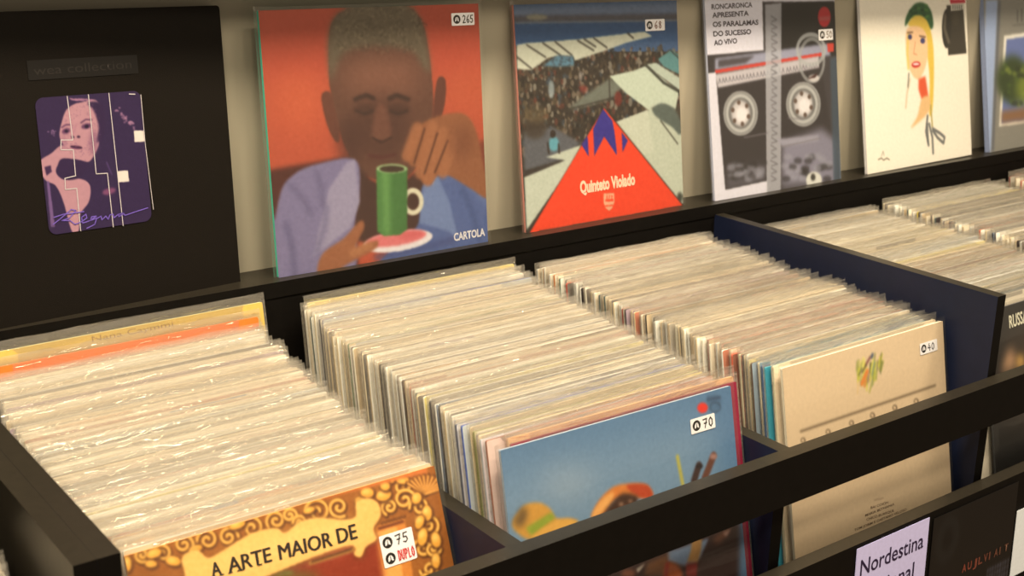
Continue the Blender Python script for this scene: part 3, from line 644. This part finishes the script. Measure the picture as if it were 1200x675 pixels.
# lower part, seen through the slot
pc.frame(680, 600, 5.4545)
pc.poly([(-500,520),(500,215),(720,100),(1040,60),(1040,1400),(-500,1400)], (48,24,22), 6)
pc.poly([(580,260),(845,170),(790,300),(700,350),(640,340),(575,320)], (120,138,158), 2); pc.poly([(380,370),(440,330),(420,360),(390,400)], (190,176,150), 1)
pc.poly([(735,180),(800,170),(795,250),(775,330),(705,330),(730,250)], (176,128,70), 2); pc.poly([(700,335),(775,330),(770,420),(700,420)], (126,34,28), 2)
pc.poly([(450,330),(590,270),(570,420),(430,420)], (120,76,44), 4); pc.curve([(570,335),(630,335),(670,380),(670,440),(560,440)], (170,82,34), 3); pc.poly([(570,330),(590,330),(580,430),(560,430)], (150,40,34), 2)
pc.ell((330,400), 50, 25, (150,88,56), 4); pc.curve([(870,180),(930,130),(980,110),(950,170),(900,210)], (110,64,40), 4, .9); pc.poly([(930,140),(985,112),(955,165)], (170,130,110), 2)
pc.grain(3, 2, 2)
a = album(front_q(-0.0059, -0.5060, -0.3882, -0.0221, 0.180, -0.0008), 'blue record cover with straw hats against the sky, front of the middle bin, sticker 70', pc, alb((150, 160, 165)), 0.0032, seed=22, top=0.006)
u, v = pc.uv(((809.7-680)*5.4545, (492-600)*5.4545)); sticker(a, .315, .315, u, v, 0.0365, 0.0165, [('70', (24, 22, 22))], y=-0.0010)

# left bin: gilded ornament
lq = [(148, 654), (511, 548), (583, 913), (234, 1081)]
pc = Pic(lq, (176,104,34), gain=1.05, N=300); pc.frame(130, 530, 2.857)
rs = np.random.RandomState(31)
pc.poly([(0,300),(1100,0),(1250,700),(200,1000)], (120,64,20), 10, .55)
GD, DK, HL = (218,150,52), (74,36,12), (246,206,120)
def leaf(c, rx, ry, rot):
    pc.ell((c[0]+3, c[1]+4), rx+5, ry+5, DK, 2, .9, rot); pc.ell(c, rx, ry, GD, 1, 1, rot); pc.ell((c[0]-rx*.2, c[1]-ry*.3), rx*.6, ry*.4, HL, 4, .8, rot); 
def scroll(c, r, s0, hand=1, wd=10):
    P = [(c[0]+r*(1-k/34)*math.cos(s0+hand*k*.32), c[1]+r*(1-k/34)*math.sin(s0+hand*k*.32)) for k in range(30)]
    pc.line([(x+3, y+4) for x, y in P], wd+7, DK, 1, .9); pc.line(P, wd, GD, 1); pc.line([(x-1, y-2) for x, y in P], wd*.35, HL, 1, .8)
for (c, r, s0, hd) in (((560,235),34,2.4,1),((605,218),26,.4,-1),((480,260),40,3.5,1),((700,205),44,3.2,1),((400,290),34,0,-1),((770,190),36,1,1),((330,300),36,3,1),((250,315),34,.4,-1),((180,345),32,3,1),((110,350),26,1,1),
    ((640,240),24,3,1),((980,120),36,3.6,1),((990,165),40,.6,-1),((1040,190),34,3,1),((1070,250),36,1,-1),((1050,330),34,3,1),((1085,330),26,0,1),((1075,400),34,3,-1),((940,190),28,2,1)): scroll(c, r, s0, hd, 9)
for (x, y, a_, b_, ro) in ((865,142,22,18,0),(920,150,26,18,-20),(840,170,16,14,0),(925,120,16,14,0),(150,345,26,15,-20),(140,380,20,12,0),(215,370,26,16,10),(290,330,24,12,-20),(430,250,28,12,-20),(520,290,20,12,0),(1065,210,16,26,0),(1040,240,14,24,20),(1095,300,16,26,-10),(1050,290,16,30,10),(1095,370,14,26,0),(1030,160,16,20,20),(985,100,22,12,0),(735,240,28,10,-18),(670,200,20,10,-20),(60,380,14,26,0),(1060,440,16,30,0),(1100,480,16,30,0),(1060,560,18,34,0),(1110,620,18,34,0)): leaf((x, y), a_, b_, ro)
for k in range(11):
    t = -2.75+k*.21+.25; pc.line([(1062,148), (1062+80*math.cos(t), 148+66*math.sin(t))], 11, DK, 1, .8); pc.line([(1060,146), (1060+74*math.cos(t), 146+60*math.sin(t))], 6, (232,160,70), 1)
pc.line([(1060,68),(-60,345)], 14, (196,104,44), 2, .9)
# inner moulding and the dark red middle
pc.poly([(905,250),(990,225),(1050,640),(300,900),(240,520)], (196,118,44), 1); pc.poly([(905,272),(965,255),(1010,640),(300,900),(240,560)], (222,150,70), 1); pc.line([(905,262),(985,238)], 8, (96,40,16), 1)
for k in range(20): pc.line([(912+k*4.2, 250-k*1.2), (914+k*4.2, 240-k*1.2)], 2, DK, 0)
pc.poly([(640,370),(900,290),(960,700),(400,900),(330,480)], (132,44,20), 6); pc.ell((740,330), 60, 30, (168,72,44), 10, .8); pc.ell((560,410), 60, 12, (120,124,50), 3); pc.ell((620,420), 90, 16, (90,84,34), 8, .8)
# cartouche
pc.curve([(245,370),(265,345),(300,338),(330,365),(380,340),(440,300),(490,275),(560,262),(590,280),(640,240),(700,225),(780,235),(825,225),(830,175),(865,160),(900,175),(912,220),(890,265),(900,300),(865,325),(850,360),(820,355),(815,318),(700,360),(600,400),(500,440),(300,500),(230,480),(255,430)], (92,48,16), 5, .9)
pc.curve([(243,366),(265,340),(300,335),(332,360),(380,336),(440,298),(490,272),(560,260),(590,276),(640,238),(700,226),(780,232),(825,222),(828,175),(865,160),(900,175),(910,218),(886,262),(896,298),(862,322),(845,356),(822,350),(812,318),(700,352),(600,392),(500,432),(300,494),(235,474),(255,424)], (224,172,88), 1)
pc.ell((600,320), 260, 36, (236,188,108), 16, .6, -15); pc.line([(675,378),(820,332)], 14, (150,96,40), 1)
for k in range(22): pc.line([(680+k*6.2, 376-k*2), (684+k*6.2, 368-k*2)], 3, (70,34,14), 0)
pc.grain(5, 2, 6)
BK = (34,22,16)
for o_ in (0, 1.6, 3.2):
    for t, xa, ya, xb, yb, hh in (('A', 345,424,376,415, 48), ('ARTE', 401,410,544,371, 51), ('MAIOR', 571,366,747,319, 51), ('DE', 767,312,830,293, 51)):
        pc.text(t, (xa+o_, ya), (xb+o_, yb), hh, BK, 0.0)
def serif(x, y, r=8): pc.strokes([[(x-r, y+r*.28), (x+r, y-r*.28)]], 0.0011, BK)
for (xa, ya, hh, dxs) in ((350,423,46,(0,27)), (406,409,50,(0,30)), (447,399,50,(0,)), (480,388,50,()), (505,382,50,(0,))):
    for d_ in dxs: serif(xa+d_, ya-d_*.27, 6)
a = album(front_q(-0.3622, -0.4965, -0.3999, -0.0044, 0.325, 0.0012), 'gilded ornament record cover, front of the left bin, sticker 75', pc, alb((225, 150, 80)), 0.0040, seed=23, top=0.006)
H_ = pc.uv(((445.8-130)*2.857, (631.5-530)*2.857)); sticker(a, .315, .315, H_[0], H_[1], 0.037, 0.0310, [('75', (40, 34, 34)), ('DUPLO', (205, 50, 44))], y=-0.0010)

# right neighbour bin: dark cover
dq = [(1157, 365), (1299, 323), (1309, 560), (1171, 626)]
pc = Pic(dq, (34,32,30), gain=1.0, N=120); pc.frame(1120, 330, 5.625)
pc.poly([(300,350),(1500,0),(1500,900),(300,900)], (66,54,44), 20)
pc.curve([(330,480),(360,440),(385,470),(390,560),(330,590),(300,590)], (176,134,96), 6); pc.curve([(400,500),(425,484),(450,500),(450,550),(405,560)], (224,170,88), 5); pc.ell((560,500), 60, 60, (150,100,60), 14, .8)
pc.text('RUSSA', (352,304), (470,262), 82, (214,204,170), 0.02)
album(front_q(0.828, -0.4965, -0.400, 0.0, 0.17, 0.0), 'dark record cover with tall cream lettering, front of the bin right of the tall partition', pc, alb((60, 60, 60)), 0.0032, seed=24)

# ------------------------------------------------------------------ records packed in the bins
SLEEVES = []
for k in range(6):
    sm, m = sleeve_mesh('s', 0.315, 0.315, 0.0036, side=0.004, top=0.006+0.0011*k, amp=0.0006, n=20, seed=40+k, curl=(-.6, .4, -.9, .1, -.4, -.7)[k])
    o = sm.build('plastic_sleeve', m, None, smooth=True); SLEEVES.append(o.data); bpy.data.objects.remove(o)
CREAM = [((232,210,166), 'cream'), ((240,226,192), 'ivory'), ((222,196,150), 'cream'), ((240,230,206), 'ivory'), ((208,182,136), 'tan'), ((194,168,128), 'tan'), ((224,214,192), 'pale grey'), ((196,188,168), 'pale grey')]
TOPS = [((230,212,178), 12), ((240,228,200), 12), ((218,198,162), 10), ((196,170,130), 6), ((170,156,132), 6), ((120,108,92), 4), ((206,160,110), 2), ((190,120,90), 1.4), ((150,160,160), 2), ((110,130,150), 1), ((70,60,54), 1.4), ((176,150,150), 1.2), ((216,196,120), 1.5), ((140,90,70), 1)]
def pick(rs):
    t = sum(w_ for _, w_ in TOPS); x = rs.random()*t
    for c, w_ in TOPS:
        x -= w_
        if x <= 0: return c
    return TOPS[0][0]
def rec(rs, M, rim, face, t, label, group, seed, stripes=None, sleeve=True, w_=0.315, h_=0.315, txt=None):
    mb = MB(); prism(mb, rrect(w_, h_, 0.0018, 2), 0, t, alb(face), alb(rim))
    if stripes:                                        # lettering or pictures showing along the top of the cover
        for (u0_, u1_, z0_, z1_, c) in stripes:
            mb.add([(w_*u0_, -0.0001, h_-z1_), (w_*u1_, -0.0001, h_-z1_), (w_*u1_, -0.0001, h_-z0_), (w_*u0_, -0.0001, h_-z0_)], [(0, 1, 2, 3)], alb(c))
    if txt:
        tv, tf = text_mesh(txt[0], 0.0)
        mb.add([(w_*(txt[1]+(txt[2]-txt[1])*p[0]), -0.0002, h_-txt[3]+p[1]*txt[4]) for p in tv], [tuple(map(int, f)) for f in tf], alb(txt[5]))
    o = mb.build('record_album', PRINT); o.matrix_world = M
    tag(o, label, 'record', group)
    if sleeve:
        s = bpy.data.objects.new('plastic_sleeve', SLEEVES[seed % 6]); C.objects.link(s); s.parent = o; s.location = (0, -0.0003, 0); s.scale = (1, 1, h_/0.315)
    return o
def mat_at(x, y, z, yaw, lean, roll):
    return Matrix.Translation((x, y, z)) @ Matrix.Rotation(yaw, 4, 'Z') @ Matrix.Rotation(-lean, 4, 'X') @ Matrix.Rotation(-roll, 4, 'Y')
def pack(n, xf, xb, y0, y1, zf, zb, lf, lb, where, seed, special=None, sleeve=True, jit=0.004, mean=(1, 1, 1), xlim=None, zp=1.0):
    """n records from the front (y0) to the back (y1) of a bin; zf, zb = height of the top edges"""
    rs = random.Random(seed); special = special or {}; wave = 0.0
    for i in range(n):
        t = i/(n-1); y = y0+(y1-y0)*t
        lean = lf+(lb-lf)*t+rs.uniform(-.004, .004)
        wave = wave*.75+rs.gauss(0, jit*.6); x = xf+(xb-xf)*t+wave+rs.gauss(0, jit*.4)
        if xlim: x = min(max(x, xlim[0]), xlim[1])
        ztop = zf+(zb-zf)*t**zp+rs.gauss(0, 0.0012)
        rim, word = CREAM[rs.randrange(8)] ; face = pick(rs); th = rs.choice((0.0026, 0.003, 0.0034, 0.0036)); lab = None; hh = 0; yw = 0; st = None; dz = 0
        if rs.random() < 0.13: rim, word = rs.choice([((52,44,40), 'dark'), ((74,92,84), 'grey-green'), ((150,60,44), 'brick red'), ((110,96,84), 'brown')])
        if rs.random() < 0.16:
            a_ = rs.random()*.6; c = pick(rs); st = [(a_, a_+.1+rs.random()*.3, 0.0006, 0.006, c)]
        if i in special:
            sp = special[i]; rim = sp.get('rim', rim); face = sp.get('face', face); lab = sp.get('label'); st = sp.get('st', st); dz = sp.get('dz', 0); x += sp.get('dx', 0); th = sp.get('t', th); hh = sp.get('hh', 0); yw = sp.get('yaw', 0)
        z = ztop+dz-0.315*math.cos(lean)
        g = None
        if not lab:
            lab = '%s-edged sleeved record %s' % (word, where); g = '%s records %s' % (word, where)
        rec(rs, mat_at(x, y-0.315*0, z, rs.gauss(0, .003)+yw, lean, rs.gauss(0, .0025)), rim, face, th, lab, g, i*7+seed, st, sleeve, h_=0.315+hh, txt=special.get(i, {}).get('txt'))

GOLD = (214,184,110)
# left bin (behind the gilded cover)
YB = -0.118
pack(66, -0.366, -0.366, -0.4855, -0.075, -0.103, -0.044, 0.322, 0.15, 'in the bin behind the gilded cover', 101, {
 6: dict(face=(170,120,90), st=[(.05,.3,.0,.006,(176,90,70)), (.34,.42,.0,.006,(80,110,150)), (.44,.6,.0,.006,(214,130,70)), (.62,.95,.0,.006,(110,84,90))], label='record with red, blue and orange lettering along its top edge, in the left bin'),
 64: dict(rim=(222,110,36), face=(214,104,34), dz=.006, hh=.006, label='orange record standing up near the back of the left bin'),
 65: dict(rim=(240,222,150), face=(196,160,74), dz=.013, hh=.013, dx=.010, txt=('Nana Caymmi', .34, .64, .0085, .006, (150,116,60)), t=.0036, label='golden record standing tallest at the back of the left bin'),
}, xlim=(-0.386, -0.350), zp=1.9)
# middle bin
pack(66, -0.008, 0.003, -0.4985, -0.075, -0.076, -0.030, 0.178, 0.11, 'in the bin behind the blue cover', 202, {
 0: dict(rim=(122,26,46), face=(130,30,50), dx=.024, yaw=-.02, dz=-.004, label='maroon record just behind the blue cover with straw hats'),
 1: dict(rim=(226,170,110), face=(230,170,110), dx=.027, yaw=-.017, dz=.0, label='peach record behind the maroon one in the middle bin'),
 2: dict(rim=(150,92,66), face=(200,170,150), label='brown-edged record near the front of the middle bin'),
 3: dict(rim=(168,166,160), face=(214,196,186), dx=-.003, t=.0036, label='grey-edged record near the front of the middle bin'),
 6: dict(rim=(120,124,50), face=(200,190,140), label='olive-edged record near the front of the middle bin'),
 8: dict(rim=(46,84,160), face=(190,190,180), t=.0036, label='bright blue-edged record near the front of the middle bin'),
 9: dict(rim=(70,76,90), face=(190,180,170), label='slate-edged record beside the bright blue one in the middle bin'),
 16: dict(rim=(54,48,46), t=.0036), 18: dict(rim=(70,66,62), t=.0036),
 34: dict(rim=(30,26,26), t=.0036), 35: dict(rim=(34,28,28), t=.0036),
 45: dict(rim=(52,106,50), label='green-edged record halfway back in the middle bin'),
 57: dict(rim=(44,58,130), t=.0036, label='dark blue-edged record near the back of the middle bin'), 58: dict(rim=(24,24,34)),
 65: dict(rim=(232,210,130), face=(206,176,84), dz=.003, dx=.006, label='yellow record at the very back of the middle bin'),
}, xlim=(-0.019, 0.013))
# right bin
pack(66, 0.408, 0.367, -0.481, -0.075, -0.086, -0.038, 0.158, 0.11, 'in the bin behind the beige cover', 303, {
 0: dict(rim=(226,206,160), face=(226,200,160), label='cream record directly behind the beige cover'),
 1: dict(rim=(64,150,160), face=(60,140,150), dx=-.005, t=.0036, label='teal record just behind the beige cover in the right bin'),
 2: dict(rim=(70,104,140), face=(80,110,140), dx=-.004, label='slate blue record behind the teal one in the right bin'),
 4: dict(rim=(90,70,50)), 8: dict(rim=(230,214,170), face=(206,80,50)), 9: dict(rim=(206,90,60), label='red-edged record near the front of the right bin'),
 13: dict(rim=(214,120,90)), 30: dict(rim=(30,28,28)), 31: dict(rim=(40,34,32)), 36: dict(rim=(50,46,46)),
 55: dict(rim=(190,60,40)), 57: dict(rim=(40,84,60)), 59: dict(rim=(206,120,50)),
}, xlim=(0.3575, 0.414))
# bins right of the tall partition
pack(44, 0.800, 0.780, -0.484, -0.075, -0.078, -0.050, 0.165, 0.11, 'in the bin right of the tall partition', 404, {
 1: dict(rim=(70,84,80), face=(90,110,104)), 3: dict(rim=(60,60,60)), 5: dict(face=(235,230,220), rim=(240,236,226)), 6: dict(rim=(236,230,214)), 8: dict(rim=(150,70,70)), 9: dict(rim=(240,234,214)),
 12: dict(rim=(90,74,60))}, xlim=(0.765, 0.84))
pack(38, 1.150, 1.132, -0.43, -0.075, -0.072, -0.046, 0.16, 0.11, 'in the second bin right of the tall partition', 505, {
 4: dict(rim=(220,190,90)), 8: dict(rim=(50,50,60)), 14: dict(rim=(60,60,70)), 15: dict(rim=(40,40,44)), 17: dict(rim=(220,110,70)), 23: dict(rim=(60,60,66)), 24: dict(rim=(40,40,46)), 30: dict(rim=(226,196,80))}, xlim=(1.127, 1.17))
pack(18, 1.530, 1.515, -0.29, -0.075, -0.060, -0.042, 0.13, 0.11, 'in the farthest visible bin at the right edge', 606, {
 15: dict(rim=(206,100,80))}, xlim=(1.50, 1.55))
# bin left of the doubled partition
pack(12, -0.776, -0.776, -0.470, -0.385, -0.085, -0.078, 0.20, 0.17, 'in the bin left of the doubled partition', 707, {}, xlim=(-0.80, -0.770))

# ------------------------------------------------------------------ signs and the dark print on the front panel
sgn = empty('section_sign'); sgn.location = (0.4604, YF-0.0212, -0.2948-0.100); tag(sgn, 'pale lilac paper sign reading Nordestina Regional on the front panel', 'sign')
sq = [(0, 0), (142, 0), (142, 100), (0, 100)]
pc = Pic(sq, (196,184,214), gain=1.0, N=30)
pc.text('Nordestina', (9, 38), (133, 38), 21, (36,22,50), 0.008); pc.text('Regional', (20, 74), (118, 74), 21, (36,22,50), 0.008)
mb = MB(); mb.box(0, 0.142, 0, 0.0004, 0, 0.100, alb((196,184,214))); mb.build('paper', PRINT, sgn); pc.build('printed_face', 0.142, 0.100, sgn)
sgn2 = empty('section_sign'); sgn2.location = (0.8052, YF-0.0212, -0.345-0.100); tag(sgn2, 'white paper sign just showing at the right edge of the front panel', 'sign')
mb = MB(); mb.box(0, 0.142, 0, 0.0004, 0, 0.100, alb((225,222,225))); mb.build('paper', PRINT, sgn2)
pst = empty('dark_print'); pst.location = (0.612, YF-0.0212, -0.60); tag(pst, 'near-black printed sheet with faint disc and dull red lettering on the front panel', 'poster')
sq = [(0, 0), (188, 0), (188, 300), (0, 300)]
pc = Pic(sq, (16,13,11), gain=1.0, N=100)
pc.ell((34, 38), 26, 34, (24,22,20), 5, .9); pc.ell((34, 38), 12, 15, (14,11,10), 3); pc.ring((34, 38), 22, 28, 1.5, (30,28,26), 1, .6)
for k, ch in enumerate('AUJLVIAIT'):
    x = 74+k*12; pc.text(ch, (x, 98), (x+(9 if ch != 'I' else 3), 98), 11, (120-k*4, 56, 40), 0.03)
for j in range(4):
    for k in range(9): pc.poly([(134+k*6, 112+j*9), (138+k*6, 112+j*9), (137+k*6, 118+j*9), (134+k*6, 118+j*9)], (92,90,100), 0, .8)
mb = MB(); mb.box(0, 0.188, 0, 0.0004, 0, 0.300, alb((16,13,11))); mb.build('paper', PRINT, pst); pc.build('printed_face', 0.188, 0.300, pst)
